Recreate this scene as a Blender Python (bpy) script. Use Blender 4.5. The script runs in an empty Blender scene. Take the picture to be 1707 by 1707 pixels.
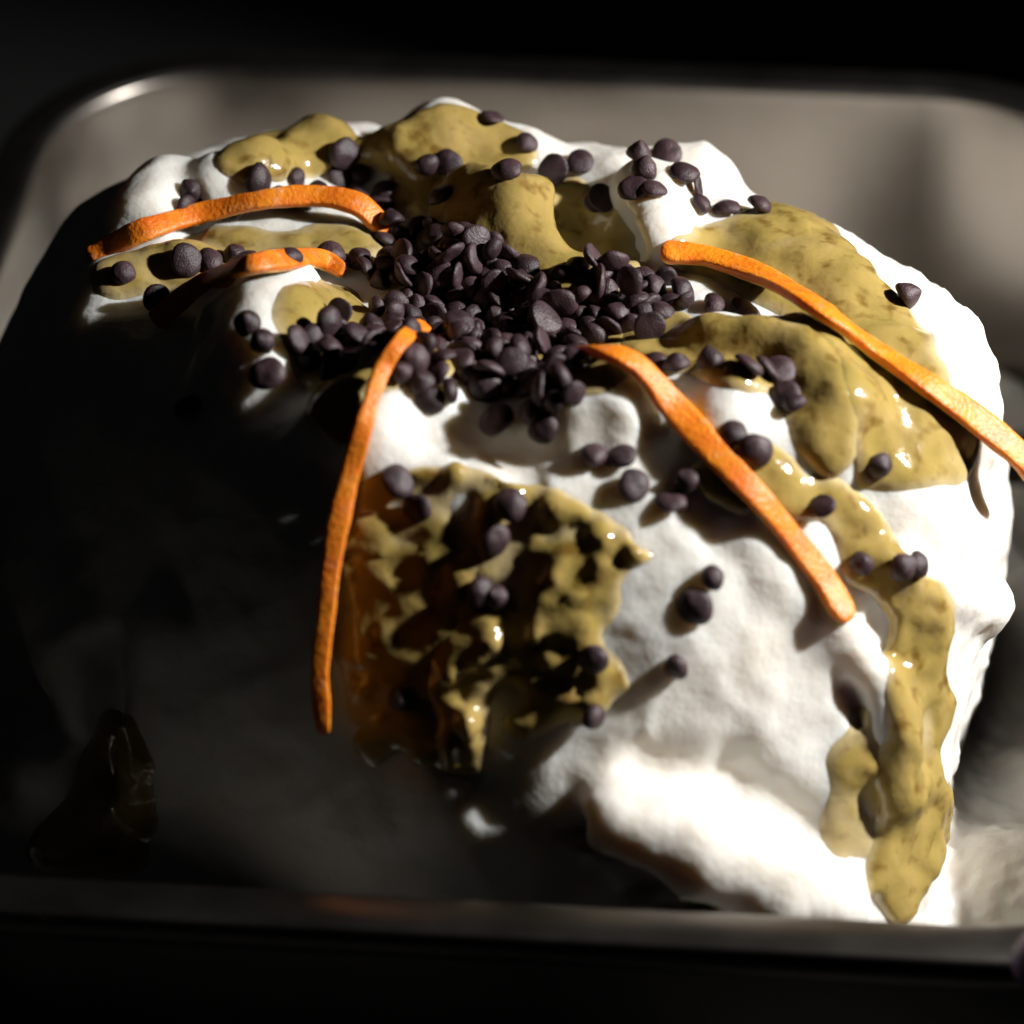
import bpy, math, random
import numpy as np
from mathutils import Vector, Matrix

# ------------------------------------------------------------------ camera, world, light, exposure
# all modelling below is in centimetres; meshes are written in metres (CM)
CM = 0.01
sc = bpy.context.scene
PITCH, FPX, DIST, AIM = math.radians(36.0), 5500.0, 66.0, (0.0, -3.0, 0.0)
CAM = np.array([AIM[0], AIM[1] - DIST * math.cos(PITCH), DIST * math.sin(PITCH)])
FWD = np.array([0, math.cos(PITCH), -math.sin(PITCH)]); RGT = np.array([1.0, 0, 0]); UPV = np.cross(RGT, FWD)
cd = bpy.data.cameras.new('camera'); cam = bpy.data.objects.new('camera', cd); sc.collection.objects.link(cam)
cam.location = Vector(CAM * CM); cam.rotation_euler = (math.pi / 2 - PITCH, 0, 0)
cd.sensor_width = 36.0; cd.lens = 36.0 * FPX / 1707.0
cd.clip_start = 0.01; cd.clip_end = 50.0
cd.dof.use_dof = True; cd.dof.focus_distance = 0.631; cd.dof.aperture_fstop = 9.0
sc.camera = cam

w = bpy.data.worlds.new('World'); sc.world = w; w.use_nodes = True
bg = w.node_tree.nodes['Background']
bg.inputs['Color'].default_value = (0.9, 0.92, 1.0, 1); bg.inputs['Strength'].default_value = 0.0025

LDIR = np.array([0.80, -0.08, 0.57]); LDIR = LDIR / np.linalg.norm(LDIR)
ld = bpy.data.lights.new('lamp', 'SPOT'); lamp = bpy.data.objects.new('lamp', ld); sc.collection.objects.link(lamp)
lamp.location = Vector(LDIR * 50 * CM); lamp.rotation_euler = Vector(LDIR).to_track_quat('Z', 'Y').to_euler()
ld.energy = 18.5; ld.color = (1.0, 0.985, 0.96); ld.shadow_soft_size = 0.012
ld.spot_size = math.radians(58); ld.spot_blend = 0.5

sc.view_settings.view_transform = 'Standard'; sc.view_settings.look = 'None'
sc.view_settings.exposure = 0.0; sc.view_settings.gamma = 1.0
sc.cycles.use_denoising = True
sc.cycles.max_bounces = 6; sc.cycles.diffuse_bounces = 1; sc.cycles.glossy_bounces = 3; sc.cycles.caustics_reflective = False
random.seed(4); rng = np.random.default_rng(4)

# ------------------------------------------------------------------ helpers: pixels, noise, fields, meshes
def rays(px):
    px = np.atleast_2d(np.asarray(px, float))
    v = FWD[None] + RGT[None] * ((px[:, :1] - 853.5) / FPX) - UPV[None] * ((px[:, 1:2] - 853.5) / FPX)
    return v / np.linalg.norm(v, axis=1, keepdims=True)

def hashn(ix, iy, iz, s):
    h = (ix.astype(np.uint32) * np.uint32(374761393) + iy.astype(np.uint32) * np.uint32(668265263)
         + iz.astype(np.uint32) * np.uint32(2147483647) + np.uint32(s * 974711 + 12345))
    h = (h ^ (h >> np.uint32(13))) * np.uint32(1274126177)
    h = (h ^ (h >> np.uint32(15))) * np.uint32(2246822519)
    return ((h ^ (h >> np.uint32(16))) & np.uint32(0xFFFF)).astype(np.float32) / 32767.5 - 1.0

def noise(P, scale, s=0):
    q = P / scale; i = np.floor(q).astype(np.int32); f = (q - i).astype(np.float32)
    u = f * f * f * (f * (f * 6 - 15) + 10)
    out = 0
    for dx in (0, 1):
        wx = u[:, 0] if dx else 1 - u[:, 0]
        for dy in (0, 1):
            wy = u[:, 1] if dy else 1 - u[:, 1]
            for dz in (0, 1):
                wz = u[:, 2] if dz else 1 - u[:, 2]
                out = out + wx * wy * wz * hashn(i[:, 0] + dx, i[:, 1] + dy, i[:, 2] + dz, s)
    return out

def fbm(P, scale, s=0, o=3):
    r, a = 0, 1.0
    for k in range(o):
        r = r + a * noise(P, scale / 2 ** k, s + k * 7); a *= 0.5
    return r

def smin(a, b, k):
    h = np.clip(0.5 + 0.5 * (b - a) / k, 0, 1)
    return b + (a - b) * h - k * h * (1 - h)
def smax(a, b, k): return -smin(-a, -b, k)
def sstep(a, b, x):
    t = np.clip((x - a) / (b - a), 0, 1); return t * t * (3 - 2 * t)

# pan inner shape: rounded rectangle turned a little on the table, walls with draft
PCX, PCY, PYAW, PW, PD, PR = 0.75, 0.35, math.radians(-4.3), 25.2, 29.2, 4.4
DEPTH, DRAFT = 8.0, 0.05
def pan_sdf(x, y, z):
    c, s = math.cos(-PYAW), math.sin(-PYAW)
    X = (x - PCX) * c - (y - PCY) * s; Y = (x - PCX) * s + (y - PCY) * c
    sh = -DRAFT * z
    qx = np.abs(X) - (PW / 2 - PR) + sh; qy = np.abs(Y) - (PD / 2 - PR) + sh
    return np.minimum(np.maximum(qx, qy), 0) + np.sqrt(np.maximum(qx, 0) ** 2 + np.maximum(qy, 0) ** 2) - PR

# base of the mound: a bulky block with a flat top and steep flanks
PLANES = [((0.0, 0.03, 1.0), (0, -2, 5.2)), ((0.96, -0.24, -0.03), (9.65, -4, 3)), ((0.66, 0.66, 0.35), (6.0, 1.9, 3)), ((0.14, 0.93, 0.33), (0, 5.0, 3)),
          ((-0.65, 0.66, 0.38), (-7.2, 4.9, 3)), ((-0.93, -0.05, 0.36), (-10.1, -1.5, 3)), ((-0.68, -0.62, 0.36), (-4.3, -10.8, 2)),
          ((-0.08, -0.80, 0.58), (-1.5, -11.0, 1.9)), ((-0.40, -0.90, 0.14), (-1.5, -11.9, 0.0)), ((0.45, -0.75, 0.46), (4.6, -10.7, 1.4))]
PLANES = [(np.array(n) / np.linalg.norm(n), np.array(p, float)) for n, p in PLANES]
def base_sdf(x, y, z):
    kk = 0.62; acc = 0
    for n, p in PLANES:
        acc = acc + np.exp(np.clip(((x - p[0]) * n[0] + (y - p[1]) * n[1] + (z - p[2]) * n[2]) / kk, -60, 60))
    return kk * np.log(acc)

def trace(fn, px, t0=44.0, t1=92.0, st=0.06):
    R = rays(px); n = len(R); hit = np.full(n, np.nan)
    prev = np.full(n, 1e3); alive = np.ones(n, bool)
    t = t0
    while t < t1 and alive.any():
        P = CAM + R * t
        dd = np.full(n, 1e3); dd[alive] = fn(P[alive])
        h = alive & (dd <= 0)
        hit[h] = t - st * (dd[h] / (dd[h] - prev[h] - 1e-9))
        alive &= ~h; prev = dd; t += st
    return CAM + R * hit[:, None]

# ------------------------------------------------------------------ the gelato field
H = 0.115
G0 = np.array([-13.7, -16.3, -7.9]); NX, NY, NZ = 250, 284, 136
gx = (G0[0] + H * np.arange(NX)).astype(np.float32)
gy = (G0[1] + H * np.arange(NY)).astype(np.float32)
gz = (G0[2] + H * np.arange(NZ)).astype(np.float32)

def capsule_chain(P, pts, rad, flat=(1, 1, 1)):
    d = None
    pts = np.asarray(pts, float)
    segs = [(0, 0)] if len(pts) == 1 else [(i, i + 1) for i in range(len(pts) - 1)]
    for i, j in segs:
        a, b = pts[i], pts[j]; ab = b - a; L = ab @ ab + 1e-9
        t = np.clip(((P - a) @ ab) / L, 0, 1)
        r = rad[i] + (rad[j] - rad[i]) * t
        e = np.sqrt((((P - a) - t[..., None] * ab) ** 2).sum(-1)) - r
        d = e if d is None else smin(d, e, 0.15)
    return d

bfn = lambda P: base_sdf(P[:, 0], P[:, 1], P[:, 2])
def bnormal(P):
    e = 0.05; g = np.stack([bfn(P + np.eye(3)[k] * e) - bfn(P - np.eye(3)[k] * e) for k in range(3)], 1)
    return g / np.linalg.norm(g, axis=1, keepdims=True)

# (kind, pixel points, radii cm, lift cm along the surface normal, blend)
LUMPS = [
    # back rows of scoops
    ('+', [(640, 285), (740, 255), (850, 262)], [1.0, 1.3, 1.0], -0.35, 0.5),
    ('+', [(430, 275), (530, 250)], [0.9, 1.1], -0.35, 0.5),
    ('+', [(900, 285), (960, 285)], [0.8, 0.7], -0.35, 0.4),
    ('+', [(1040, 300), (1160, 300), (1250, 320)], [0.8, 1.0, 0.7], -0.25, 0.5),
    ('+', [(800, 345), (860, 375), (870, 420)], [0.9, 1.0, 0.7], -0.15, 0.35),
    ('+', [(1090, 350), (1100, 410)], [0.9, 0.75], 0.2, 0.3),
    ('+', [(1180, 380), (1210, 360)], [0.8, 0.7], -0.3, 0.4),
    ('-', [(960, 360), (985, 410)], [0.7, 0.8], 0.1, 0.3),
    ('-', [(1025, 385), (1035, 425)], [0.5, 0.5], 0.1, 0.25),
    ('-', [(600, 300), (660, 330), (680, 390)], [0.6, 0.8, 0.7], 0.25, 0.5),
    ('+', [(235, 375), (280, 315)], [0.8, 0.8], -0.15, 0.5),
    ('+', [(370, 330), (430, 310)], [0.7, 0.8], 0.15, 0.35),
    ('-', [(320, 330), (320, 385)], [0.4, 0.4], 0.1, 0.3),
    # bowl under the chips
    ('-', [(620, 470), (760, 520), (900, 540), (1050, 510)], [1.1, 1.6, 1.6, 1.1], 1.25, 0.9),
    # left crest and fingers
    ('+', [(470, 500), (450, 560), (425, 620)], [0.9, 1.0, 0.9], 0.08, 0.5),
    ('+', [(370, 545), (450, 525)], [0.35, 0.5], 0.05, 0.3),
    ('+', [(375, 605), (470, 600)], [0.3, 0.5], 0.1, 0.3),
    ('+', [(180, 470), (230, 455), (300, 440)], [0.6, 0.6, 0.6], -0.15, 0.4),
    # front crest
    ('+', [(640, 680), (690, 650), (720, 665)], [0.7, 0.8, 0.6], 0.0, 0.35),
    ('+', [(560, 720), (610, 740)], [0.8, 0.8], -0.15, 0.5),
    ('-', [(800, 740), (880, 760)], [0.55, 0.6], 0.25, 0.4),
    ('+', [(960, 690), (1010, 680)], [0.8, 0.95], -0.05, 0.35),
    ('+', [(1120, 650), (1220, 680), (1330, 740)], [0.9, 1.2, 0.9], -0.6, 0.5),
    # fold of the right sheet
    ('+', [(1200, 575), (1330, 600), (1390, 680), (1395, 750)], [0.8, 0.9, 0.8, 0.6], -0.2, 0.35),
    ('+', [(1300, 400), (1390, 470)], [1.1, 1.1], -0.8, 0.8),
    ('+', [(1480, 420), (1590, 600), (1650, 740)], [0.6, 0.7, 0.7], -0.6, 0.4),
    # right wall: shelf and the broken edge under it
    ('+', [(1540, 850), (1620, 880)], [1.0, 1.0], -0.75, 0.5),
    ('+', [(1560, 990), (1630, 1000)], [0.45, 0.45], 0.08, 0.25),
    ('-', [(1590, 1110), (1640, 1110)], [0.4, 0.5], 0.35, 0.3),
    # front face
    ('+', [(1230, 870), (1300, 960), (1380, 1060)], [0.4, 0.45, 0.4], -0.25, 0.4),
    ('+', [(1390, 1040), (1440, 1120), (1475, 1220), (1480, 1320)], [0.35, 0.35, 0.32, 0.28], 0.12, 0.22),
    ('-', [(1405, 1150), (1435, 1220), (1430, 1300)], [0.25, 0.3, 0.25], 0.12, 0.25),
    ('-', [(1080, 1280), (1200, 1300), (1330, 1370)], [0.5, 0.6, 0.6], 0.28, 0.45),
    ('+', [(1030, 1360), (1150, 1410), (1280, 1470), (1370, 1510)], [0.8, 1.0, 0.9, 0.7], 0.15, 0.4),
    ('-', [(980, 1380), (1060, 1450), (1150, 1500)], [0.4, 0.4, 0.35], 0.3, 0.35),
    ('+', [(900, 1440), (980, 1485), (1080, 1515)], [0.45, 0.45, 0.4], 0.9, 0.3),
    ('+', [(720, 1330), (770, 1370)], [0.6, 0.6], -0.5, 0.5),
    ('+', [(1500, 960), (1540, 1050)], [0.7, 0.6], -0.35, 0.4),
    # left flank folds
    ('+', [(60, 950), (120, 1080), (150, 1180)], [1.0, 1.1, 0.9], -0.35, 0.6),
    ('+', [(30, 1380), (110, 1280)], [0.8, 0.8], 0.5, 0.6),
    ('-', [(190, 1100), (200, 1300)], [0.5, 0.6], 0.2, 0.4),
    ('+', [(270, 1050), (260, 1300)], [0.7, 0.7], -0.3, 0.5),
]

X3, Y3 = np.meshgrid(gx, gy, indexing='ij')
F = np.empty((NX, NY, NZ), np.float32)
for k in range(NZ):
    F[:, :, k] = base_sdf(X3, Y3, np.full_like(X3, gz[k]))

def sub_box(lo, hi):
    a = np.maximum(((np.asarray(lo) - G0) / H).astype(int), 0)
    b = np.minimum(((np.asarray(hi) - G0) / H).astype(int) + 2, (NX, NY, NZ))
    return tuple(slice(int(a[i]), int(b[i])) for i in range(3))
def sub_pts(sl):
    A = np.meshgrid(gx[sl[0]], gy[sl[1]], gz[sl[2]], indexing='ij')
    return np.stack(A, -1)

for kind, pts, rad, lift, kb in LUMPS:
    P = trace(bfn, pts); ok = ~np.isnan(P[:, 0])
    if not ok.any(): continue
    P = P[ok]; rad = np.asarray(rad)[ok]
    C = P + bnormal(P) * lift
    m = rad.max() + kb + 0.6
    sl = sub_box(C.min(0) - m, C.max(0) + m)
    Q = sub_pts(sl); d = capsule_chain(Q, C, rad)
    F[sl] = smin(F[sl], d, kb) if kind == '+' else smax(F[sl], -d, kb)

# gelato packed in the pan around the mound
low = sub_box((-20, -20, -8), (20, 20, -0.1))
Q = sub_pts(low); Qf = Q.reshape(-1, 3)
lvl = -3.3 + 0.55 * fbm(Qf * np.array([1, 1, 0.0]) + 3.1, 2.6, 5, 2) + 0.4 * sstep(2, -6, Qf[:, 0]) - 0.9 * sstep(0, 9, Qf[:, 1]) - (1.5 + 1.9 * sstep(-6, -1, Qf[:, 1])) * sstep(6.0, 8.5, Qf[:, 0])
F[low] = smin(F[low], (Qf[:, 2] - lvl).reshape(F[low].shape).astype(np.float32), 0.7)
# relief: soft folds, scraped texture, coarse icy grain on the right flank
band = np.abs(F) < 0.9
ib = np.nonzero(band)
P = np.stack([gx[ib[0]], gy[ib[1]], gz[ib[2]]], 1).astype(np.float32)
wrp = np.stack([fbm(P, 2.2, 31, 2), fbm(P, 2.2, 41, 2), fbm(P, 2.2, 51, 2)], 1)
soft = 0.20 * fbm(P, 3.4, 1, 2)
ridge = 1 - np.abs(noise(P * np.array([1.0, 1.0, 0.6], np.float32) + 0.7 * wrp, 1.25, 11))
folds = 0.07 * (ridge ** 2 - 0.5)
fine = 0.03 * fbm(P, 0.5, 21, 2)
a_, b_ = 0.87 * P[:, 0] + 0.5 * P[:, 2], -0.5 * P[:, 0] + 0.87 * P[:, 2]
stk = np.stack([a_ * 0.16 + 0.25 * wrp[:, 0], P[:, 1] * 0.5, b_ + 0.5 * wrp[:, 1]], 1).astype(np.float32)
front = sstep(-3.5, -6.0, P[:, 1])
fine = fine + front * (0.038 * fbm(stk, 0.55, 81, 2) - 0.05 * np.maximum(noise(P + 0.3 * wrp, 0.7, 91) - 0.45, 0))
rough = sstep(5.0, 9.0, P[:, 0] + 0.25 * P[:, 1]) + 0.5 * sstep(3, 8, P[:, 1]) + 0.6 * sstep(-1.5, -3.0, P[:, 2]) * sstep(5, 8, P[:, 0])
icy = np.clip(rough, 0, 1) * (0.085 * fbm(P, 0.42, 61, 3) + 0.10 * np.maximum(fbm(P, 1.0, 71, 2) - 0.25, 0))
calm = 1 - 0.6 * sstep(0.5, -3.5, P[:, 0]) * sstep(4.6, 2.6, P[:, 2])
F[ib] -= (soft * calm + calm * folds * (1 - 0.7 * np.clip(rough, 0, 1)) + fine + icy).astype(np.float32)
for k in range(NZ):
    F[:, :, k] = np.maximum(F[:, :, k], pan_sdf(X3, Y3, gz[k]) + 0.04)
F[:, :, 0] = np.maximum(F[:, :, 0], 0.05)

def sample(A, P):
    q = (P - G0) / H
    q = np.clip(q, 0, np.array([NX, NY, NZ]) - 1.001)
    i = q.astype(int); f = q - i
    r = 0
    for dx in (0, 1):
        for dy in (0, 1):
            for dz in (0, 1):
                wgt = (f[:, 0] if dx else 1 - f[:, 0]) * (f[:, 1] if dy else 1 - f[:, 1]) * (f[:, 2] if dz else 1 - f[:, 2])
                r = r + wgt * A[i[:, 0] + dx, i[:, 1] + dy, i[:, 2] + dz]
    out = ((P < G0) | (P > G0 + H * (np.array([NX, NY, NZ]) - 1))).any(1)
    return np.where(out, 5.0, r)
def grad(A, P, e=0.12):
    g = np.stack([sample(A, P + np.eye(3)[k] * e) - sample(A, P - np.eye(3)[k] * e) for k in range(3)], 1)
    return g / (np.linalg.norm(g, axis=1, keepdims=True) + 1e-9)

def surface_nets(A, org, h):
    s = A < 0
    n = np.array(A.shape) - 1
    cnt = np.zeros(n, np.int8)
    for dx in (0, 1):
        for dy in (0, 1):
            for dz in (0, 1):
                cnt += s[dx:dx + n[0], dy:dy + n[1], dz:dz + n[2]]
    ci = np.stack(np.nonzero((cnt > 0) & (cnt < 8)), 1)
    idx = np.full(n, -1, np.int32); idx[ci[:, 0], ci[:, 1], ci[:, 2]] = np.arange(len(ci))
    acc = np.zeros((len(ci), 3)); num = np.zeros(len(ci))
    cor = [(a, b, c) for a in (0, 1) for b in (0, 1) for c in (0, 1)]
    for a in cor:
        for ax in range(3):
            if a[ax]: continue
            b = list(a); b[ax] = 1
            va = A[ci[:, 0] + a[0], ci[:, 1] + a[1], ci[:, 2] + a[2]]
            vb = A[ci[:, 0] + b[0], ci[:, 1] + b[1], ci[:, 2] + b[2]]
            m = (va < 0) != (vb < 0)
            t = np.where(m, va / np.where(m, va - vb, 1), 0)
            p = np.tile(np.array(a, float), (len(ci), 1)); p[:, ax] += t
            acc += p * m[:, None]; num += m
    V = org + h * (ci + acc / num[:, None])
    quads = []
    for ax in range(3):
        o1, o2 = (ax + 1) % 3, (ax + 2) % 3
        sa = [slice(None)] * 3; sb = [slice(None)] * 3
        sa[ax] = slice(0, -1); sb[ax] = slice(1, None)
        ch = s[tuple(sa)] != s[tuple(sb)]
        e = np.stack(np.nonzero(ch), 1)
        e = e[(e[:, o1] > 0) & (e[:, o2] > 0) & (e[:, o1] < n[o1]) & (e[:, o2] < n[o2])]
        inside = s[e[:, 0], e[:, 1], e[:, 2]]
        def at(d1, d2):
            c = e.copy(); c[:, o1] += d1; c[:, o2] += d2
            return idx[c[:, 0], c[:, 1], c[:, 2]]
        q = np.stack([at(-1, -1), at(0, -1), at(0, 0), at(-1, 0)], 1)
        q[~inside] = q[~inside][:, ::-1]
        quads.append(q)
    Qd = np.concatenate(quads); Qd = Qd[(Qd >= 0).all(1)]
    return V, Qd

def largest(V, Q):
    lab = np.arange(len(V))
    for it in range(4000):
        m = lab[Q].min(1); new = lab.copy()
        np.minimum.at(new, Q.ravel(), np.repeat(m, 4)); new = new[new]
        if (new == lab).all(): break
        lab = new
    u, c = np.unique(lab, return_counts=True); keep = lab == u[c.argmax()]
    Q = Q[keep[Q[:, 0]]]; mp = np.cumsum(keep) - 1
    return V[keep], mp[Q]

def mesh_np(name, V, Fc, smooth=True):
    me = bpy.data.meshes.new(name)
    V = np.asarray(V, np.float32) * CM; Fc = np.asarray(Fc, np.int32)
    k = Fc.shape[1]
    me.vertices.add(len(V)); me.vertices.foreach_set('co', V.ravel())
    me.loops.add(Fc.size); me.loops.foreach_set('vertex_index', Fc.ravel())
    me.polygons.add(len(Fc)); me.polygons.foreach_set('loop_start', np.arange(0, Fc.size, k, dtype=np.int32))
    me.update(calc_edges=True)
    if smooth: me.polygons.foreach_set('use_smooth', np.ones(len(Fc), bool))
    me.validate(); return me
def mesh_py(name, V, Fc, smooth=True):
    me = bpy.data.meshes.new(name)
    me.from_pydata([tuple(float(c) * CM for c in v) for v in V], [], Fc); me.update()
    for p in me.polygons: p.use_smooth = smooth
    return me
def obj(name, me, mat=None, parent=None):
    o = bpy.data.objects.new(name, me); sc.collection.objects.link(o)
    if mat and me and not me.materials: me.materials.append(mat)
    if parent: o.parent = parent
    return o
def tag(o, label=None, cat=None, group=None, kind=None):
    for k, v in (('label', label), ('category', cat), ('group', group), ('kind', kind)):
        if v: o[k] = v
    return o

# ------------------------------------------------------------------ materials
def material(name):
    m = bpy.data.materials.new(name); m.use_nodes = True
    nt = m.node_tree; return m, nt, nt.nodes['Principled BSDF']
def nd(nt, t, **kw):
    n = nt.nodes.new(t)
    for k, v in kw.items():
        if k in n.inputs: n.inputs[k].default_value = v
        else: setattr(n, k, v)
    return n
def ntex(nt, scale, detail=3.0, rough=0.5, vec=None, dist=0.0):
    n = nd(nt, 'ShaderNodeTexNoise'); n.inputs['Scale'].default_value = scale
    n.inputs['Detail'].default_value = detail; n.inputs['Roughness'].default_value = rough
    n.inputs['Distortion'].default_value = dist
    nt.links.new(vec, n.inputs['Vector']); return n
def ramp(nt, src, stops):
    r = nd(nt, 'ShaderNodeValToRGB'); e = r.color_ramp.elements
    while len(e) < len(stops): e.new(0.5)
    for i, (p, c) in enumerate(stops): e[i].position = p; e[i].color = (*c, 1)
    nt.links.new(src, r.inputs['Fac']); return r
def bump(nt, b, srcs):
    prev = None
    for s, st, di in srcs:
        n = nd(nt, 'ShaderNodeBump'); n.inputs['Strength'].default_value = st; n.inputs['Distance'].default_value = di
        nt.links.new(s, n.inputs['Height'])
        if prev: nt.links.new(prev.outputs['Normal'], n.inputs['Normal'])
        prev = n
    nt.links.new(prev.outputs['Normal'], b.inputs['Normal'])

def m_gelato():
    m, nt, b = material('gelato')
    co = nd(nt, 'ShaderNodeTexCoord').outputs['Object']
    n1 = ntex(nt, 55, 3, 0.55, co, 0.6); n2 = ntex(nt, 900, 3, 0.6, co); n3 = ntex(nt, 260, 2, 0.5, co)
    r = ramp(nt, n1.outputs['Fac'], [(0.3, (0.80, 0.735, 0.64)), (0.6, (0.86, 0.825, 0.76))])
    nt.links.new(r.outputs['Color'], b.inputs['Base Color'])
    rr = ramp(nt, n3.outputs['Fac'], [(0.35, (0.34,) * 3), (0.65, (0.58,) * 3)])
    nt.links.new(rr.outputs['Color'], b.inputs['Roughness'])
    b.inputs['Subsurface Weight'].default_value = 0.6
    b.inputs['Subsurface Radius'].default_value = (1.0, 0.75, 0.55); b.inputs['Subsurface Scale'].default_value = 0.0045
    b.inputs['IOR'].default_value = 1.35
    bump(nt, b, [(n3.outputs['Fac'], 0.35, 0.0010), (n2.outputs['Fac'], 0.35, 0.0004)])
    return m
def m_sauce():
    m, nt, b = material('pistachio_sauce')
    co = nd(nt, 'ShaderNodeTexCoord').outputs['Object']
    n1 = ntex(nt, 250, 2, 0.5, co, 0.2); n2 = ntex(nt, 420, 2, 0.5, co); n3 = ntex(nt, 85, 3, 0.6, co, 0.8); n4 = ntex(nt, 1500, 2, 0.6, co)
    base = ramp(nt, n3.outputs['Fac'], [(0.30, (0.36, 0.265, 0.07)), (0.52, (0.40, 0.285, 0.085)), (0.72, (0.45, 0.32, 0.115))])
    spots = ramp(nt, n1.outputs['Fac'], [(0.27, (0.50, 0.40, 0.28)), (0.47, (1.0, 1.0, 1.0))])
    mx = nd(nt, 'ShaderNodeMix', data_type='RGBA', blend_type='MULTIPLY'); mx.inputs[0].default_value = 1.0
    nt.links.new(base.outputs['Color'], mx.inputs[6]); nt.links.new(spots.outputs['Color'], mx.inputs[7])
    at = nd(nt, 'ShaderNodeAttribute', attribute_name='thick')
    cr = ramp(nt, at.outputs['Fac'], [(0.02, (0.6,) * 3), (0.10, (0.0,) * 3)])      # thin film is stirred into the gelato
    m2 = nd(nt, 'ShaderNodeMix', data_type='RGBA'); m2.inputs[7].default_value = (0.68, 0.56, 0.34, 1)
    nt.links.new(cr.outputs['Color'], m2.inputs[0]); nt.links.new(mx.outputs[2], m2.inputs[6])
    nt.links.new(m2.outputs[2], b.inputs['Base Color'])
    rr = ramp(nt, n3.outputs['Fac'], [(0.35, (0.09,) * 3), (0.65, (0.20,) * 3)])
    nt.links.new(rr.outputs['Color'], b.inputs['Roughness']); b.inputs['IOR'].default_value = 1.46
    b.inputs['Subsurface Weight'].default_value = 0.35
    b.inputs['Subsurface Radius'].default_value = (1.0, 0.7, 0.25); b.inputs['Subsurface Scale'].default_value = 0.002
    bump(nt, b, [(n2.outputs['Fac'], 0.22, 0.0008), (n4.outputs['Fac'], 0.12, 0.0002)])
    return m
def m_choc():
    m, nt, b = material('dark_chocolate')
    co = nd(nt, 'ShaderNodeTexCoord').outputs['Object']
    oi = nd(nt, 'ShaderNodeObjectInfo')
    n1 = ntex(nt, 2600, 2, 0.7, co); n2 = ntex(nt, 350, 2, 0.5, co)
    r = ramp(nt, n2.outputs['Fac'], [(0.35, (0.034, 0.017, 0.020)), (0.7, (0.063, 0.034, 0.039))])
    hs = nd(nt, 'ShaderNodeHueSaturation'); nt.links.new(r.outputs['Color'], hs.inputs['Color'])
    mr = nd(nt, 'ShaderNodeMapRange'); mr.inputs[3].default_value = 0.75; mr.inputs[4].default_value = 1.35
    nt.links.new(oi.outputs['Random'], mr.inputs[0]); nt.links.new(mr.outputs[0], hs.inputs['Value'])
    nt.links.new(hs.outputs['Color'], b.inputs['Base Color'])
    b.inputs['Roughness'].default_value = 0.44; b.inputs['IOR'].default_value = 1.45
    bump(nt, b, [(n1.outputs['Fac'], 0.7, 0.00025), (n2.outputs['Fac'], 0.3, 0.0006)])
    return m
def m_peel(name, c0, c1, frost):
    m, nt, b = material(name)
    co = nd(nt, 'ShaderNodeTexCoord').outputs['Object']
    n1 = ntex(nt, 200, 3, 0.55, co); n2 = ntex(nt, 1100, 2, 0.5, co); n3 = ntex(nt, 340, 4, 0.65, co)
    r = ramp(nt, n1.outputs['Fac'], [(0.3, c0), (0.7, c1)])
    fr = ramp(nt, n3.outputs['Fac'], [(0.56, (0, 0, 0)), (0.76, (frost,) * 3)])
    mx = nd(nt, 'ShaderNodeMix', data_type='RGBA'); mx.inputs[7].default_value = (0.85, 0.42, 0.25, 1)
    nt.links.new(fr.outputs['Color'], mx.inputs[0]); nt.links.new(r.outputs['Color'], mx.inputs[6])
    nt.links.new(mx.outputs[2], b.inputs['Base Color'])
    b.inputs['Roughness'].default_value = 0.46
    b.inputs['Subsurface Weight'].default_value = 0.2
    b.inputs['Subsurface Radius'].default_value = (1.0, 0.45, 0.1); b.inputs['Subsurface Scale'].default_value = 0.002
    bump(nt, b, [(n2.outputs['Fac'], 0.5, 0.0006), (n3.outputs['Fac'], 0.2, 0.0005)])
    return m
def m_metal():
    m, nt, b = material('brushed_steel')
    tc = nd(nt, 'ShaderNodeTexCoord').outputs['Object']
    mp = nd(nt, 'ShaderNodeMapping'); mp.inputs['Scale'].default_value = (6, 6, 900)
    nt.links.new(tc, mp.inputs['Vector'])
    n1 = ntex(nt, 1.0, 3, 0.6, mp.outputs[0]); n2 = ntex(nt, 40, 4, 0.6, tc)
    b.inputs['Metallic'].default_value = 1.0
    r = ramp(nt, n2.outputs['Fac'], [(0.3, (0.24, 0.215, 0.19)), (0.7, (0.28, 0.255, 0.23))])
    nt.links.new(r.outputs['Color'], b.inputs['Base Color'])
    rr = ramp(nt, n2.outputs['Fac'], [(0.3, (0.27,) * 3), (0.7, (0.33,) * 3)])
    nt.links.new(rr.outputs['Color'], b.inputs['Roughness'])
    bump(nt, b, [(n1.outputs['Fac'], 0.06, 0.0003)])
    return m
def m_plain(name, col, rough, scale=60):
    m, nt, b = material(name)
    co = nd(nt, 'ShaderNodeTexCoord').outputs['Object']
    n1 = ntex(nt, scale, 4, 0.6, co)
    r = ramp(nt, n1.outputs['Fac'], [(0.3, tuple(c * 0.8 for c in col)), (0.7, tuple(c * 1.2 for c in col))])
    nt.links.new(r.outputs['Color'], b.inputs['Base Color']); b.inputs['Roughness'].default_value = rough
    bump(nt, b, [(n1.outputs['Fac'], 0.1, 0.0005)])
    return m
GEL, SAU, CHO, MET = m_gelato(), m_sauce(), m_choc(), m_metal()
PEEL = m_peel('orange_zest', (0.82, 0.165, 0.005), (0.92, 0.30, 0.01), 0.5)
PEELF = m_peel('frosted_orange_zest', (0.74, 0.14, 0.006), (0.88, 0.27, 0.01), 0.6)
PITH = m_peel('orange_pith', (0.88, 0.40, 0.06), (0.93, 0.55, 0.16), 0.3)

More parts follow.
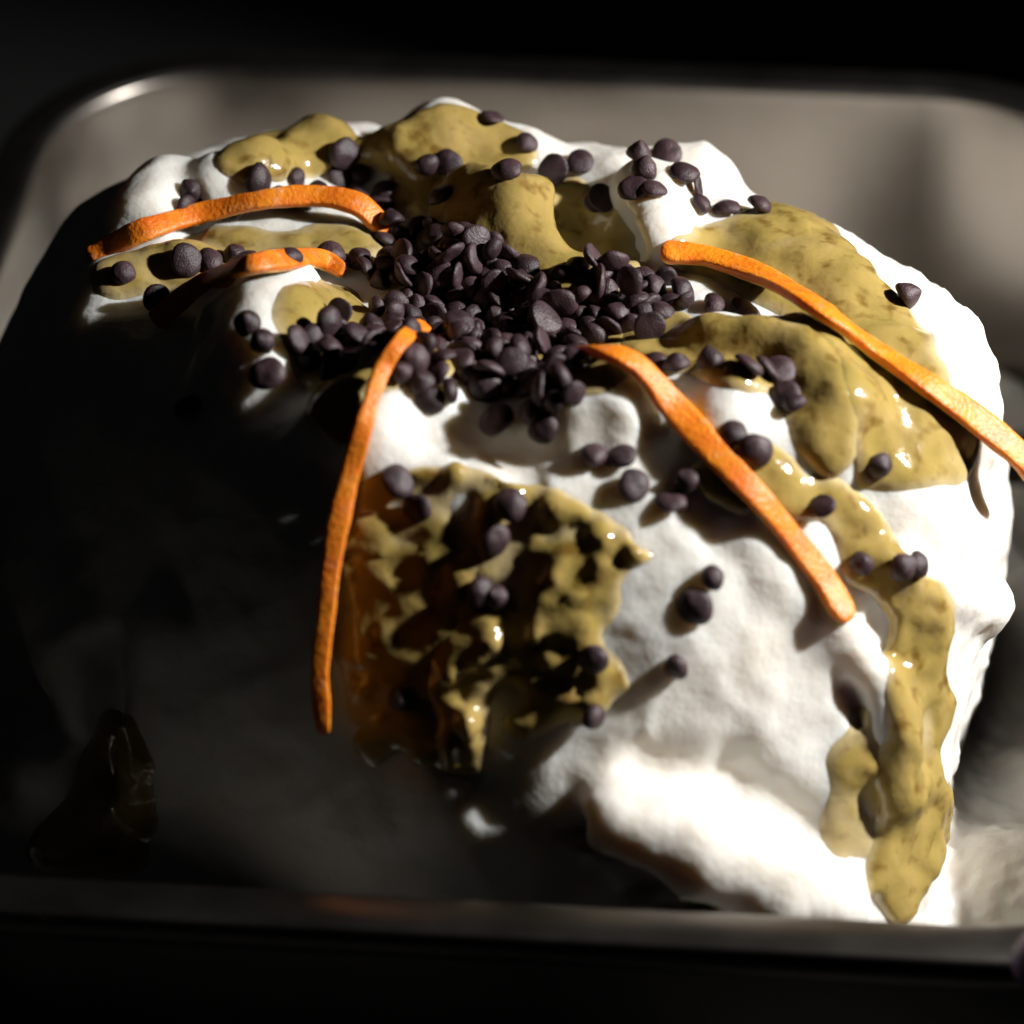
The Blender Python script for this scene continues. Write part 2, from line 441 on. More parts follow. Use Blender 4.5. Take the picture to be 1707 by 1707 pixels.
# ------------------------------------------------------------------ table and pan
V = [(-300, -300, 0), (300, -300, 0), (300, 300, 0), (-300, 300, 0)]
tb = obj('table', mesh_py('table', V, [(0, 1, 2, 3)]), m_plain('black_table', (0.004, 0.004, 0.004), 0.7, 30))
tb.location = (0, 0, (-DEPTH - 0.13) * CM); tag(tb, 'black matte table top under the steel pan', kind='structure')

def outline(off, n=14):
    """rounded rectangle of the pan opening pushed out by off"""
    r = PR + off; pts = []
    for cxs, cys, a0 in ((1, 1, 0), (-1, 1, 90), (-1, -1, 180), (1, -1, 270)):
        for k in range(n + 1):
            a = math.radians(a0 + 90.0 * k / n)
            pts.append((cxs * (PW / 2 - PR) + r * math.cos(a), cys * (PD / 2 - PR) + r * math.sin(a)))
    return pts
def loft(name, prof, cap=False):
    V, Fc = [], []; n = len(outline(0))
    for o_, z in prof: V += [(x, y, z) for x, y in outline(o_)]
    for i in range(len(prof) - 1):
        for j in range(n):
            k = (j + 1) % n
            Fc.append((i * n + j, i * n + k, (i + 1) * n + k, (i + 1) * n + j))
    if cap:
        Fc.append(tuple(range((len(prof) - 1) * n, len(prof) * n)))
        Fc.append(tuple(range(n))[::-1])
    me = mesh_py(name, V, Fc); 
    return me
pan = obj('steel_pan', None); pan.location = (PCX * CM, PCY * CM, 0); pan.rotation_euler = (0, 0, PYAW)
tag(pan, 'brushed stainless steel pan with rounded corners and flat flanged rim holding the gelato', 'pan')
fil = 1.1; inner = []
for k in range(7):
    a = math.radians(90 * k / 6)
    inner.append((-DRAFT * (DEPTH - fil) - fil * (1 - math.cos(a)), -(DEPTH - fil) - fil * math.sin(a)))
prof = [(0.10, -0.08), (0.02, -0.22), (-0.01, -0.4)] + [(-DRAFT * t, -t) for t in (1.2, 2.5, 4, 5.5)] + inner
outp = [(o_ + 0.09, z - (0.09 if i > len(prof) - 5 else 0.0)) for i, (o_, z) in enumerate(prof)]
full = outp[::-1] + prof      # outside bottom -> up -> rolled -> inside bottom
b1 = obj('basin', loft('basin', full[::-1], cap=True), MET, pan)
rim = [(0.105, -0.085), (0.16, -0.03), (0.25, 0.0), (0.95, 0.0), (1.02, -0.02), (1.07, -0.08), (1.09, -0.55), (1.05, -0.60),
       (1.01, -0.55), (0.99, -0.12), (0.93, -0.08), (0.25, -0.08), (0.13, -0.115), (0.105, -0.085)]
b2 = obj('rim', loft('rim', rim), MET, pan)

# ------------------------------------------------------------------ gelato mound
V, Qd = largest(*surface_nets(F, G0 + 0.0, H))
mound = obj('gelato_mound', mesh_np('gelato_mound', V, Qd), GEL)
tag(mound, 'big white gelato mound with scooped folds filling the steel pan', 'gelato')

# ------------------------------------------------------------------ pistachio sauce
ffn = lambda P: sample(F, P)
def inpoly(px, poly):
    x, y = px[:, 0], px[:, 1]; r = np.zeros(len(px), bool); n = len(poly)
    for i in range(n):
        x0, y0 = poly[i]; x1, y1 = poly[(i + 1) % n]
        c = ((y0 > y) != (y1 > y)) & (x < (x1 - x0) * (y - y0) / (y1 - y0 + 1e-9) + x0)
        r ^= c
    return r
def poly_points(poly, step):
    p = np.array(poly, float); lo, hi = p.min(0), p.max(0)
    A = np.stack(np.meshgrid(np.arange(lo[0], hi[0], step), np.arange(lo[1], hi[1], step)), -1).reshape(-1, 2)
    return A[inpoly(A, poly)]

SAUCES = [
 # label, polygons, thickness, lumpiness, bits
 ('olive pistachio sauce capping the hump at the back of the mound', [[(590,255),(650,215),(700,195),(750,188),(800,203),(862,232),(860,270),(830,282),(760,265),(700,295),(650,275)]], 0.34, 0.5),
 ('olive pistachio sauce blob on the back hump nearest the bright pan corner', [[(370,270),(450,212),(530,196),(588,220),(580,252),(520,266),(470,292),(400,285)]], 0.32, 0.6),
 ('smooth olive sauce dome behind the chocolate pile', [[(740,305),(785,283),(850,298),(910,308),(918,360),(905,400),(935,440),(1010,440),(1040,475),(900,485),(790,445),(755,410),(722,392),(732,345)], [(650,312),(718,296),(742,328),(700,352)]][:1], 0.42, 0.25),
 ('small olive sauce dab in the shade left of the smooth sauce dome', [[(645,312),(718,296),(735,325),(700,352)]], 0.25, 0.4),
 ('wide tan pistachio sheet under the longest orange strip', [[(1120,425),(1200,395),(1230,368),(1288,338),(1340,338),(1390,382),(1420,432),(1480,500),(1530,580),(1550,622),(1595,690),(1622,745),(1618,780),(1560,788),(1470,797),(1432,790),(1428,720),(1400,630),(1400,590),(1330,532),(1250,482)]], 0.26, 0.3),
 ('tan pistachio fold beside the chocolate pile, below the longest orange strip', [[(1045,548),(1150,536),(1270,543),(1345,560),(1392,612),(1418,700),(1410,765),(1375,795),(1352,722),(1300,650),(1200,622),(1120,618),(1045,592)]], 0.34, 0.3),
 ('glossy pistachio drip running down to the foot of the mound', [[(1170,792),(1250,768),(1320,800),(1375,785),(1425,842),(1470,880),(1512,950),(1560,985),(1577,1040),(1557,1120),(1567,1210),(1557,1300),(1584,1335),(1557,1420),(1502,1515),(1458,1475),(1470,1390),(1490,1300),(1500,1200),(1485,1130),(1500,1040),(1480,975),(1430,950),(1390,880),(1340,850),(1290,830),(1230,822)]], 0.32, 1.2),
 ('thin short sauce trickle next to the long glossy drip', [[(1423,1185),(1447,1195),(1452,1300),(1442,1415),(1412,1405),(1420,1300)]], 0.24, 1.2),
 ('lumpy dark olive sauce clinging to the shaded front of the mound', [[(600,850),(630,815),(680,830),(720,800),(770,790),(800,815),(770,850),(830,870),(880,835),(930,850),(960,880),(1000,845),(1028,880),(1020,940),(990,975),(1005,1010),(975,1050),(940,1060),(985,1110),(1000,1155),(960,1175),(925,1130),(890,1120),(885,1180),(870,1235),(850,1190),(845,1120),(800,1110),(795,1180),(780,1275),(757,1268),(748,1190),(735,1120),(760,1080),(800,1040),(850,1000),(800,960),(840,930),(790,900),(740,880),(700,900),(650,880),(640,930),(610,920)]], 0.24, 2.2),
 ('thin broken olive sauce film right beside the hanging strip', [[(596,935),(640,925),(700,895),(770,905),(800,940),(770,975),(800,1005),(765,1045),(725,1090),(700,1140),(685,1185),(620,1200),(590,1100)]], 0.17, 1.0),
 ('short arched sauce dribble right of the low end of the hanging strip', [[(622,1255),(640,1205),(690,1190),(725,1225),(715,1255),(690,1235),(660,1222),(645,1250)]], 0.30, 1.0),
 ('dark sauce film in the shaded hollow between sauce dome and white knob', [[(925,335),(955,312),(1000,345),(1040,395),(1050,450),(1000,455),(950,440),(928,395)]], 0.2, 0.4),
 ('olive sauce pooled beneath the central chocolate pile', [[(478,492),(560,480),(605,535),(700,522),(800,470),(960,480),(1050,520),(1045,600),(980,642),(900,650),(700,600),(600,655),(530,652),(480,565)]], 0.22, 0.3),
 ('olive sauce smear between the two short orange strips', [[(158,445),(250,420),(330,402),(450,395),(560,388),(625,408),(600,432),(500,428),(400,455),(300,462),(230,474),(188,492)]], 0.24, 0.6),
 ('small olive sauce dab left of the hanging orange strip', [[(520,648),(585,632),(600,690),(575,725),(545,690)]], 0.22, 0.5),
 ('dark pistachio puddle low in the shaded corner of the pan', [[(180,1205),(222,1215),(242,1330),(225,1445),(110,1445),(80,1405),(150,1330)]], 0.30, 0.8),
]
S = F.copy()
for label, polys, T, lumpy in SAUCES:
    px = np.concatenate([poly_points(p, 5.0) for p in polys])
    px = px + rng.normal(0, 1.0, px.shape)
    P = trace(ffn, px, 44, 90, 0.08); P = P[~np.isnan(P[:, 0])]
    if len(P) < 5: continue
    # close to one another in space: drop stray hits seen through a gap
    sl = sub_box(P.min(0) - 1.2, P.max(0) + 1.2)
    shp = F[sl].shape
    dens = np.zeros(shp, np.float32)
    o = np.array([sl[0].start, sl[1].start, sl[2].start])
    ij = np.round((P - G0) / H).astype(int) - o
    dens[ij[:, 0], ij[:, 1], ij[:, 2]] = 1
    # distance to the covered skin, by growing shells
    D = np.where(dens > 0, 0.0, 9.0).astype(np.float32)
    for it in range(9):
        for ax in range(3):
            a = [slice(None)] * 3; b = [slice(None)] * 3; a[ax] = slice(1, None); b[ax] = slice(None, -1)
            a, b = tuple(a), tuple(b)
            D2 = D.copy()
            D2[a] = np.minimum(D2[a], D[b] + H); D2[b] = np.minimum(D2[b], D[a] + H); D = D2
    for it in range(3):       # soften
        for ax in range(3):
            D = (np.roll(D, 1, ax) + 2 * D + np.roll(D, -1, ax)) / 4
    Q = sub_pts(sl).reshape(-1, 3).astype(np.float32)
    near = (D.ravel() < 0.95) & (np.abs(F[sl].ravel()) < 0.9)
    t = np.full(len(Q), -0.3, np.float32)
    q = Q[near]; dd = D.ravel()[near]
    edge = 0.20 + (0.12 + 0.12 * lumpy) * fbm(q, 0.9, 101, 2)
    wv = np.clip((edge + 0.25 - dd) / 0.5, -1, 1)
    prof_ = np.where(wv > 0, np.clip(wv, 0, 1) ** 0.65, wv)
    th = 0.78 * T * (1 + 0.35 * fbm(q, 1.4, 111, 2)) + lumpy * 0.13 * np.maximum(fbm(q, 0.62, 121, 2), -0.4) + lumpy * 0.26 * np.maximum(noise(q, 0.38, 131) - 0.1, 0)
    t[near] = prof_ * np.maximum(th, 0.05)
    A = F[sl] - t.reshape(shp)
    A = np.maximum(A, -(F[sl] + 0.25))          # hollow below: only a skin over the gelato
    A[[0, -1]] = 1; A[:, [0, -1]] = 1; A[:, :, [0, -1]] = 1
    V, Qd = largest(*surface_nets(A, G0 + H * o, H))
    sme = mesh_np('pistachio_sauce', V, Qd)
    at = sme.attributes.new('thick', 'FLOAT', 'POINT')
    at.data.foreach_set('value', np.maximum(sample(F, V), 0).astype(np.float32))
    so = obj('pistachio_sauce', sme, SAU)
    tag(so, label, 'sauce', 'pistachio sauce poured over the gelato')
    S[sl] = np.minimum(S[sl], A)
sfn = lambda P: sample(S, P)

# ------------------------------------------------------------------ orange peel strips
def smooth_path(P, n):
    P = np.asarray(P, float)
    s = np.linspace(0, len(P) - 1, n); out = []
    for v in s:
        i = min(int(v), len(P) - 2); f = v - i
        p0, p1, p2, p3 = P[max(i - 1, 0)], P[i], P[i + 1], P[min(i + 2, len(P) - 1)]
        out.append(0.5 * (2 * p1 + (p2 - p0) * f + (2 * p0 - 5 * p1 + 4 * p2 - p3) * f * f + (3 * p1 - p0 - 3 * p2 + p3) * f ** 3))
    return np.array(out)
def slab(name, C, Tn, Bn, Nn, wid, z0, z1, seed):
    """closed rounded-rectangle sweep: width along Bn, from z0 to z1 along Nn"""
    n = len(C); V = []; Fc = []; ring = []
    for k in range(16):
        a = 2 * math.pi * (k + 0.5) / 16
        cx = math.copysign(abs(math.cos(a)) ** 0.34, math.cos(a)); cz = math.copysign(abs(math.sin(a)) ** 0.5, math.sin(a))
        ring.append((cx, cz))
    m = len(ring)
    for i in range(n):
        e = min(i / 3.0, (n - 1 - i) / 6.0); tp = min(1.0, 0.3 + 0.7 * math.sqrt(min(e, 1.0)))
        for cx, cz in ring:
            V.append(C[i] + Bn[i] * cx * wid[i] / 2 * tp + Nn[i] * ((z0 + z1) / 2 + cz * (z1 - z0) / 2 * tp))
    V = np.array(V)
    dis = 0.014 * fbm(V.astype(np.float32), 0.55, seed, 2) + 0.010 * noise(V.astype(np.float32), 0.16, seed + 3)
    cen = np.repeat(C + Nn * (z0 + z1) / 2, m, 0); dr = V - cen; dr /= np.linalg.norm(dr, axis=1, keepdims=True) + 1e-9
    V = V + dr * dis[:, None]
    for i in range(n - 1):
        for j in range(m):
            k = (j + 1) % m
            Fc.append((i * m + j, i * m + k, (i + 1) * m + k, (i + 1) * m + j))
    Fc.append(tuple(range(m))[::-1]); Fc.append(tuple(range((n - 1) * m, n * m)))
    return mesh_py(name, V, Fc)
STRIPS = [
 ('frosty orange peel strip lying along the back slope, farther of two parallel short strips', PEELF,
  [(150,438,.05),(190,418,.12),(250,402,.3),(330,388,.42),(430,368,.45),(520,363,.48),(590,372,.4),(638,398,.15)], 0.50, 0.54, -32),
 ('short frost-crusted orange peel strip with a bright yellow tip by the chocolate pile', PEELF,
  [(262,552,.2),(300,530,.35),(350,498,.4),(410,470,.34),(470,456,.3),(530,456,.34),(574,470,.2)], 0.48, 0.46, -30),
 ('thin yellow-orange peel strip hanging down the dark front of the mound', PEEL,
  [(706,563,.28),(668,590,.36),(634,636,.34),(610,710,.3),(590,790,.32),(574,890,.45),(567,1000,.6),(561,1100,.75),(568,1198,.8)], 0.38, 0.42, 18),
 ('orange peel strip slanting down the lit white front face', PEEL,
  [(966,606,.2),(1000,604,.26),(1060,634,.36),(1120,690,.3),(1185,756,.22),(1250,826,.22),(1310,900,.2),(1365,975,.22),(1408,1040,.16)], 0.56, 0.60, 4),
 ('longest, widest orange peel strip curving over the tan sauce to the pan wall', PEEL,
  [(1098,432,.3),(1180,445,.3),(1270,478,.26),(1360,530,.22),(1450,592,.18),(1540,648,.16),(1620,705,.2),(1685,765,.3),(1714,806,.3)], 0.64, 0.66, 6),
]
for si, (label, mat, pts, w0, w1, roll) in enumerate(STRIPS):
    px = [p[:2] for p in pts]
    P = trace(sfn, px, 44, 90, 0.06)
    R = rays(px); bad = np.isnan(P[:, 0]) | (np.array([p[0] for p in px]) > 1650)
    Nn = np.zeros_like(P)
    Nn[~bad] = grad(S, P[~bad], 0.5)
    for i in np.nonzero(bad)[0]:
        t = (1.6 * P[i - 1] - 0.6 * P[i - 2] - CAM) @ FWD / (R[i] @ FWD); P[i] = CAM + R[i] * t; Nn[i] = Nn[i - 1]
    for it in range(2):
        Nn[1:-1] = Nn[:-2] + 2 * Nn[1:-1] + Nn[2:]; Nn /= np.linalg.norm(Nn, axis=1, keepdims=True)
    t = np.array([(P[i] - CAM) @ FWD for i in range(len(P))])
    # even out the depth so that the strip bridges the hollows, keeping it on top of the surface
    lift = np.array([p[2] for p in pts])
    C = P + Nn * lift[:, None]
    n = 90
    C = smooth_path(C, n); Ns = smooth_path(Nn, n)
    Tn = np.gradient(C, axis=0); Tn /= np.linalg.norm(Tn, axis=1, keepdims=True)
    Bn = np.cross(Tn, Ns); Bn /= np.linalg.norm(Bn, axis=1, keepdims=True); Ns = np.cross(Bn, Tn)
    a = math.radians(roll); B2 = Bn * math.cos(a) + Ns * math.sin(a); N2 = Ns * math.cos(a) - Bn * math.sin(a)
    wid = 0.86 * np.linspace(w0, w1, n) * (1 + 0.09 * np.sin(np.linspace(si, 9 + 2 * si, n)) + 0.04 * np.sin(np.linspace(0, 31 + si, n)))
    root = obj('orange_peel_strip', None); root.location = Vector(C[n // 2] * CM)
    C = C - C[n // 2]
    obj('zest', slab('zest', C, Tn, B2, N2, wid, -0.085, 0.09, 200 + si * 10), mat, root)
    obj('pith', slab('pith', C, Tn, B2, N2, wid * 0.9, -0.12, -0.02, 300 + si * 10), PITH, root)
    tag(root, label, 'orange peel', 'candied orange peel strips on the gelato')

# ------------------------------------------------------------------ chocolate chips
def chip_mesh(k):
    prof = [[(0, -.135), (.24, -.135), (.285, -.115), (.30, -.06), (.275, .02), (.215, .09), (.13, .14), (.055, .17), (0, .18)],
            [(0, -.125), (.26, -.125), (.305, -.10), (.315, -.045), (.28, .03), (.21, .08), (.115, .11), (.05, .12), (0, .122)],
            [(0, -.15), (.22, -.15), (.265, -.13), (.28, -.07), (.245, .03), (.175, .12), (.095, .20), (.04, .25), (0, .27)],
            [(0, -.10), (.275, -.10), (.325, -.08), (.335, -.03), (.30, .03), (.22, .07), (.12, .09), (.05, .098), (0, .10)],
            [(0, -.16), (.18, -.16), (.235, -.135), (.255, -.06), (.24, .03), (.19, .10), (.115, .15), (.05, .17), (0, .175)]][k]
    m = 18; V = []; Fc = []
    for r, z in prof[1:-1]:
        for j in range(m):
            a = 2 * math.pi * j / m; V.append((r * math.cos(a), r * math.sin(a), z))
    nr = len(prof) - 2
    V += [(0, 0, prof[0][1]), (0, 0, prof[-1][1])]
    V = np.array(V); V += 0.045 * np.stack([noise(V.astype(np.float32) + 5 * k, 0.33, 400 + k * 3 + c) for c in range(3)], 1)
    for i in range(nr - 1):
        for j in range(m):
            l = (j + 1) % m; Fc.append((i * m + j, i * m + l, (i + 1) * m + l, (i + 1) * m + j))
    for j in range(m):
        l = (j + 1) % m
        Fc.append((nr * m, l, j)); Fc.append((nr * m + 1, (nr - 1) * m + j, (nr - 1) * m + l))
    me = mesh_py('chocolate_chip', V, Fc); me.materials.append(CHO); return me
CHIPM = [chip_mesh(k) for k in range(5)]
def place_chip(p, zdir, spin, scale, label, group, k):
    o = bpy.data.objects.new('chocolate_chip', CHIPM[k]); sc.collection.objects.link(o)
    qt = Vector(zdir).to_track_quat('Z', 'Y')
    o.rotation_mode = 'QUATERNION'
    o.rotation_quaternion = qt @ Matrix.Rotation(spin, 3, 'Z').to_quaternion()
    o.location = Vector(p * CM); o.scale = (scale, scale * random.uniform(.92, 1.06), scale * random.uniform(.74, 1.0))
    tag(o, label, 'chocolate chip', group); return o

SINGLE = [
 # pixel, tilt (0 upright on the surface .. 1 lying on its side), label
 (818,200,.3,'chocolate chip topmost in the picture, on the back hump of sauce'),
 (877,240,.3,'chocolate chip at the end of the back sauce hump above white gelato'),
 (743,275,.6,'right chip of the two under the back sauce hump'),
 (713,276,.6,'left chip of the two under the back sauce hump'),
 (845,291,.3,'chocolate chip right behind the smooth olive sauce dome'),
 (921,293,.9,'chip with its round base facing out on white behind the dome'),
 (968,275,.3,'flat dark chip on the back edge, right of the outward-facing chip'),
 (1068,262,.3,'chip on the back skyline of the white crest'),
 (1078,290,.5,'pointed chip just below the skyline chip of the back white crest'),
 (1133,292,.6,'tilted chip casting a streak of shade on the back white crest'),
 (1156,317,.4,'upper chip of the touching pair on the back right white crest'),
 (1165,347,.5,'lower chip of the touching pair on the back right white crest'),
 (1208,353,.4,'small chip on white gelato just left of the wide tan sheet'),
 (1268,351,.7,'chip lying at the back tip of the wide tan sheet'),
 (1062,318,.4,'left chip of the shiny joined pair above the white knob'),
 (1090,318,.4,'right chip of the shiny joined pair above the white knob'),
 (1013,334,.9,'right half of the chip pair standing on edge by the dark hollow'),
 (994,342,.9,'left half of the chip pair standing on edge by the dark hollow'),
 (743,328,.8,'chip leaning on the back left side of the olive dome'),
 (575,256,.4,'chip in the shade between the two back sauce humps'),
 (490,300,.4,'chip in back shade nearest the left sauce blob'),
 (527,328,.5,'left of two chips touching in the shade above the far strip'),
 (547,336,.5,'right of two chips touching in the shade above the far strip'),
 (466,335,.5,'narrow chip in the shade behind the far short orange strip'),
 (386,354,.5,'chip on the shadow edge behind the far orange strip, leftmost'),
 (628,352,.5,'chip above the pile-side tip of the far short orange strip'),
 (205,459,.3,'round chip in the sauce dip under the far strip, outermost on the left'),
 (310,437,.4,'glinting chip between the short orange strips, nearest the round chip'),
 (389,430,.5,'left of three chips huddled between the short orange strips'),
 (413,437,.5,'middle of three chips huddled between the short orange strips'),
 (441,440,.5,'right of three chips huddled between the short orange strips'),
 (552,430,.3,'chip above the yellow tip of the frost-crusted strip'),
 (262,509,.9,'sparkling round-faced chip in the dark left of the frost-crusted strip'),
 (553,531,1.,'chip standing on edge with its oval base facing the viewer'),
 (414,545,.5,'upper chip of the pair on the shaded white crest at left'),
 (434,574,.5,'lower chip of the pair on the shaded white crest at left'),
 (444,621,.6,'lone chip casting a long shadow on the left white crest'),
 (318,680,.5,'barely visible chip in the black left flank'),
 (1506,502,.7,'lone pointed chip on the bright white right slope'),
 (1190,519,.4,'chip under the longest strip, left of a small neighbour'),
 (1240,522,.4,'small chip under the longest strip, rightmost of its row'),
 (1082,560,.9,'flat disc chip showing its base at the right edge of the pile'),
 (1188,608,.8,'pointed chip on the tan fold, first right of the plain pair'),
 (1246,614,.4,'big dark chip in the row on the tan fold'),
 (1276,624,.5,'small chip touching the big dark chip on the tan fold'),
 (1303,621,.4,'last chip in the row on the tan fold'),
 (1090,612,.3,'larger chip of the plain pair on the tan fold by the slanting strip'),
 (1128,610,.3,'smaller chip of the plain pair on the tan fold by the slanting strip'),
 (1308,667,.6,'dark flat chip tucked against a glinting chip on the white lobe'),
 (1326,676,.4,'glinting chip on the edge of the white lobe'),
 (1219,724,.4,'upper chip of the smooth pair right of the slanting strip'),
 (1253,757,.4,'lower chip of the smooth pair right of the slanting strip'),
 (1463,779,.3,'lone round chip on the lower edge of the wide tan sheet'),
 (1361,845,.9,'upright pointed chip in the glossy drip beside the slanting strip'),
 (1436,938,.5,'half sunk chip in the glossy drip below the pointed one'),
 (1527,944,.3,'big round chip where the glossy drip turns down the right wall'),
 (1503,948,.4,'small chip hidden behind the big round chip on the right wall'),
 (716,671,.4,'lone flat chip on the white crest right of the hanging strip'),
 (826,704,.5,'dark chip in the shaded hollow of the front crest'),
 (892,690,.5,'upper chip of the stuck cluster on the front white crest'),
 (908,712,.4,'lower chip of the stuck cluster on the front white crest'),
 (664,801,.5,'chip right of the hanging strip, first below the front crest'),
 (697,850,.6,'flat chip with long shadow right of the hanging strip'),
 (848,838,.6,'chip standing in the middle of the front slope'),
 (826,903,.6,'blurred chip on the shaded sauce below the middle of the slope'),
 (990,764,.5,'left chip of the side by side pair on the front white slope'),
 (1035,764,.5,'right chip of the side by side pair on the front white slope'),
 (1058,815,.5,'dark chip above the large flat one on the front face'),
 (1112,838,.8,'large flat chip showing its disc on the front white face'),
 (1142,804,.6,'chip just under the slanting strip on the front face'),
 (800,990,.5,'left chip of the blurred pair in the shaded front sauce'),
 (824,995,.5,'right chip of the blurred pair in the shaded front sauce'),
 (985,1098,.5,'blurred chip on the lit edge of the lumpy front sauce'),
 (1186,962,.6,'upper chip with soft shadow on the white front face'),
 (1156,1012,.4,'middle chip with soft shadow on the white front face'),
 (1125,1110,.4,'lowest and largest dark chip on the white front face'),
 (987,1188,.6,'dark chip on the shadow edge under the lumpy front sauce'),
 (672,1166,.5,'small blurred chip beside the lower end of the hanging strip'),
 (1110,262,.5,'thin chip on the skyline, right of the skyline chip'),
 (500,345,.5,'dim chip just above the middle of the far strip'),
 (515,572,.5,'left chip of the clump below the oval-based chip'),
 (536,580,.5,'right chip of the clump below the oval-based chip'),
 (509,600,.5,'lowest chip of the clump below the oval-based chip'),
 (345,441,.5,'chip between the short strips, right of the glinting one'),
 (478,436,.5,'chip just behind the middle of the frost-crusted strip'),
 (598,296,.5,'upper chip in the dark gully between back humps'),
 (562,300,.5,'left chip in the dark gully between back humps'),
 (640,325,.5,'right chip in the dark gully between back humps'),
 (590,338,.5,'chip low in the dark gully just above the far strip'),
 (312,318,.5,'upper chip of three on the dim back left shoulder'),
 (335,345,.5,'middle chip of three on the dim back left shoulder'),
 (300,350,.5,'outer chip of three on the dim back left shoulder'),
 (430,300,.5,'chip on white gelato below the left sauce blob'),
 (640,405,.4,'chip at the pile-side tip of the far strip'),
 (600,440,.4,'chip between the strip tips at the pile edge'),
 (1190,512,.5,'dull chip half under the longest strip near the pile'),
]
px = np.array([s[:2] for s in SINGLE], float)
P = trace(sfn, px, 44, 90, 0.05); okp = ~np.isnan(P[:, 0])
N = np.zeros_like(P); N[okp] = grad(S, P[okp], 0.2)
singles = []
for i, (u, v, tilt, label) in enumerate(SINGLE):
    if not okp[i]: continue
    n = N[i]
    ax = np.cross(n, rng.normal(size=3)); ax /= np.linalg.norm(ax)
    if tilt >= 0.85:      # on edge, base towards the viewer
        vw = P[i] - CAM; vw /= np.linalg.norm(vw); zd = vw + 0.35 * ax
        zd = zd - n * (zd @ n) * 0.55
    else:
        zd = n + ax * tilt * 0.9
    zd /= np.linalg.norm(zd)
    sc_ = 0.96 + rng.uniform(-.14, .08)
    h = 0.10 + 0.09 * tilt
    k = 2 if 'pointed' in label else (3 if 'flat' in label else int(rng.integers(0, 5)))
    # step back along the view ray so the chip's middle sits where its centre is seen
    c = P[i] + n * h * sc_
    c2 = trace(sfn, [(u, v + 0)], 44, 90, 0.05)[0]
    singles.append(c)
    place_chip(c, zd, rng.uniform(0, 6.28), sc_, label, 'chocolate chips scattered over the gelato', k)
singles = np.array(singles)

# the pile: chips settle by gravity on the sauce and on one another
PILE = [(600,418),(690,385),(740,395),(800,405),(870,440),(900,465),(960,440),(1040,465),(1110,470),(1160,512),(1110,540),(1040,570),(985,610),(950,655),(880,660),(830,660),(740,640),(700,640),(640,600),(560,625),(505,600),(590,545),(640,525),(620,470)]
CORE = [(660,430),(760,420),(900,470),(1000,470),(1080,510),(1000,560),(930,620),(820,630),(720,600),(640,560),(640,480)]
def rnd_in(poly, n):
    p = np.array(poly, float); out = []
    while len(out) < n:
        c = rng.uniform(p.min(0), p.max(0), (n * 3, 2)); out += list(c[inpoly(c, poly)])
    return np.array(out[:n])
px = np.concatenate([rnd_in(PILE, 168), rnd_in(CORE, 22)])
P = trace(sfn, px, 44, 90, 0.06); good = ~np.isnan(P[:, 0]); P = P[good]
n1 = int(good[:168].sum()); npile = len(P)
P[:, 2] += np.where(np.arange(npile) < n1, 0.3, rng.uniform(0.5, 1.3, npile))
fixed = singles; XY0 = P[:, :2].copy()
for it in range(260):
    P[:, 2] -= 0.012; P[:, :2] += 0.08 * (XY0 - P[:, :2])
    A = np.concatenate([P, fixed])
    d = P[:, None] - A[None]; L = np.sqrt((d ** 2).sum(-1)) + 1e-6; L[np.arange(npile), np.arange(npile)] = 9
    pen = np.maximum(0.42 - L, 0); w_ = np.where(np.arange(len(A)) < npile, 0.5, 1.0)
    mv = (d / L[..., None] * (pen * w_)[..., None]).sum(1)
    P += 0.6 * mv
    s_ = sample(S, P); g = grad(S, P)
    P += g * np.maximum(0.14 - s_, 0)[:, None]
s_ = sample(S, P); g = grad(S, P)
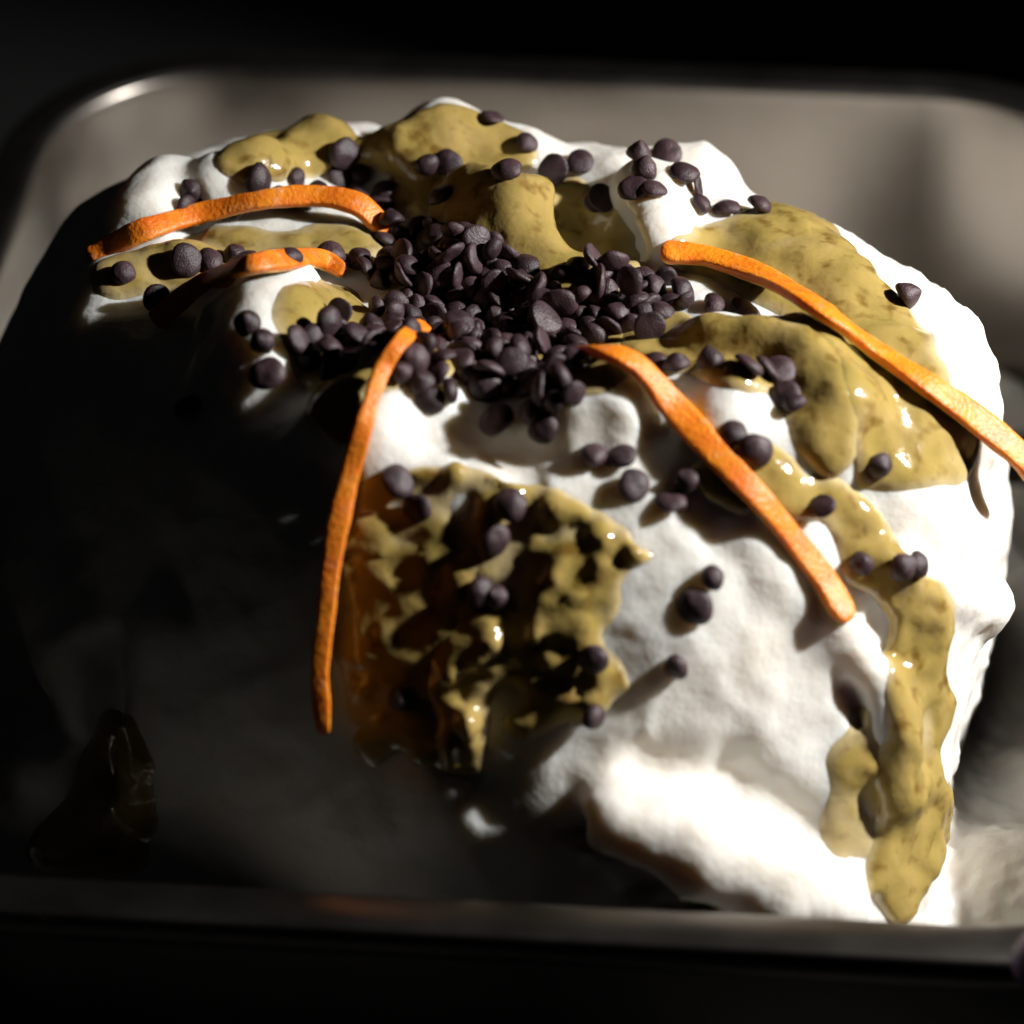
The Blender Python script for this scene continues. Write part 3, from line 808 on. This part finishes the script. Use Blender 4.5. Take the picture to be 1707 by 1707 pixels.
for i in range(npile):
    r3 = rng.normal(size=3); r3 /= np.linalg.norm(r3)
    zd = (g[i] * 0.7 + r3 * 1.0) if s_[i] < 0.3 else (g[i] * 0.3 + r3)
    zd = zd / np.linalg.norm(zd)
    qv = P[i] - CAM; u_ = 853.5 + FPX * (qv @ RGT) / (qv @ FWD); v_ = 853.5 - FPX * (qv @ UPV) / (qv @ FWD)
    where = min([((600, 470), 'on the shaded left flank of the pile by the yellow strip tip'), ((720, 430), 'on the back slope of the pile left of the sauce dome'),
                 ((880, 480), 'on the pile at the foot of the smooth sauce dome'), ((1060, 490), 'on the pile below the blunt end of the longest strip'),
                 ((980, 570), 'on the pile above the tip of the slanting strip'), ((820, 540), 'in the heart of the pile'),
                 ((860, 630), 'on the front edge of the pile above the white crest'), ((690, 560), 'on the pile just behind the hanging strip tip'),
                 ((560, 590), 'on the outer left edge of the pile below the oval-based chip')],
                key=lambda e: (e[0][0] - u_) ** 2 + 2 * (e[0][1] - v_) ** 2)[1]
    lab, grp = ('low-lying chocolate chip ' + where, 'low chips ' + where) if s_[i] < 0.28 else \
               ('heaped chocolate chip ' + where, 'heaped chips ' + where)
    place_chip(P[i], zd, rng.uniform(0, 6.28), 0.99 + rng.uniform(-.2, .1), lab, grp, int(rng.integers(0, 5)))

# ------------------------------------------------------------------ lavender handle reaching in at the corner of the picture
me = bpy.data.meshes.new('handle'); V = []; Fc = []; m = 20
pr = [(0, 0)] + [(0.55 * math.sin(a), 0.55 - 0.55 * math.cos(a)) for a in np.linspace(0.25, 1.57, 7)] + [(0.58, 1.5), (0.56, 4.0), (0.5, 7.0), (0.3, 7.3), (0, 7.35)]
for r, z in pr[1:-1]:
    for j in range(m): V.append((r * math.cos(6.2832 * j / m), r * math.sin(6.2832 * j / m), z))
nr = len(pr) - 2; V += [(0, 0, 0), (0, 0, pr[-1][1])]
for i in range(nr - 1):
    for j in range(m):
        l = (j + 1) % m; Fc.append((i * m + j, i * m + l, (i + 1) * m + l, (i + 1) * m + j))
for j in range(m):
    l = (j + 1) % m; Fc.append((nr * m, l, j)); Fc.append((nr * m + 1, (nr - 1) * m + j, (nr - 1) * m + l))
hd = obj('lavender_handle', mesh_py('lavender_handle', V, Fc), m_plain('lavender_plastic', (0.55, 0.42, 0.72), 0.4, 200))
hp = CAM + rays([(1686, 1598)])[0] * ((0.62 - CAM[2]) / rays([(1686, 1598)])[0][2])
hd.location = Vector(hp * CM); hd.rotation_euler = (0, math.radians(90), math.radians(-8))
tag(hd, 'rounded lavender tip just entering at the lower right edge of the picture', 'handle')
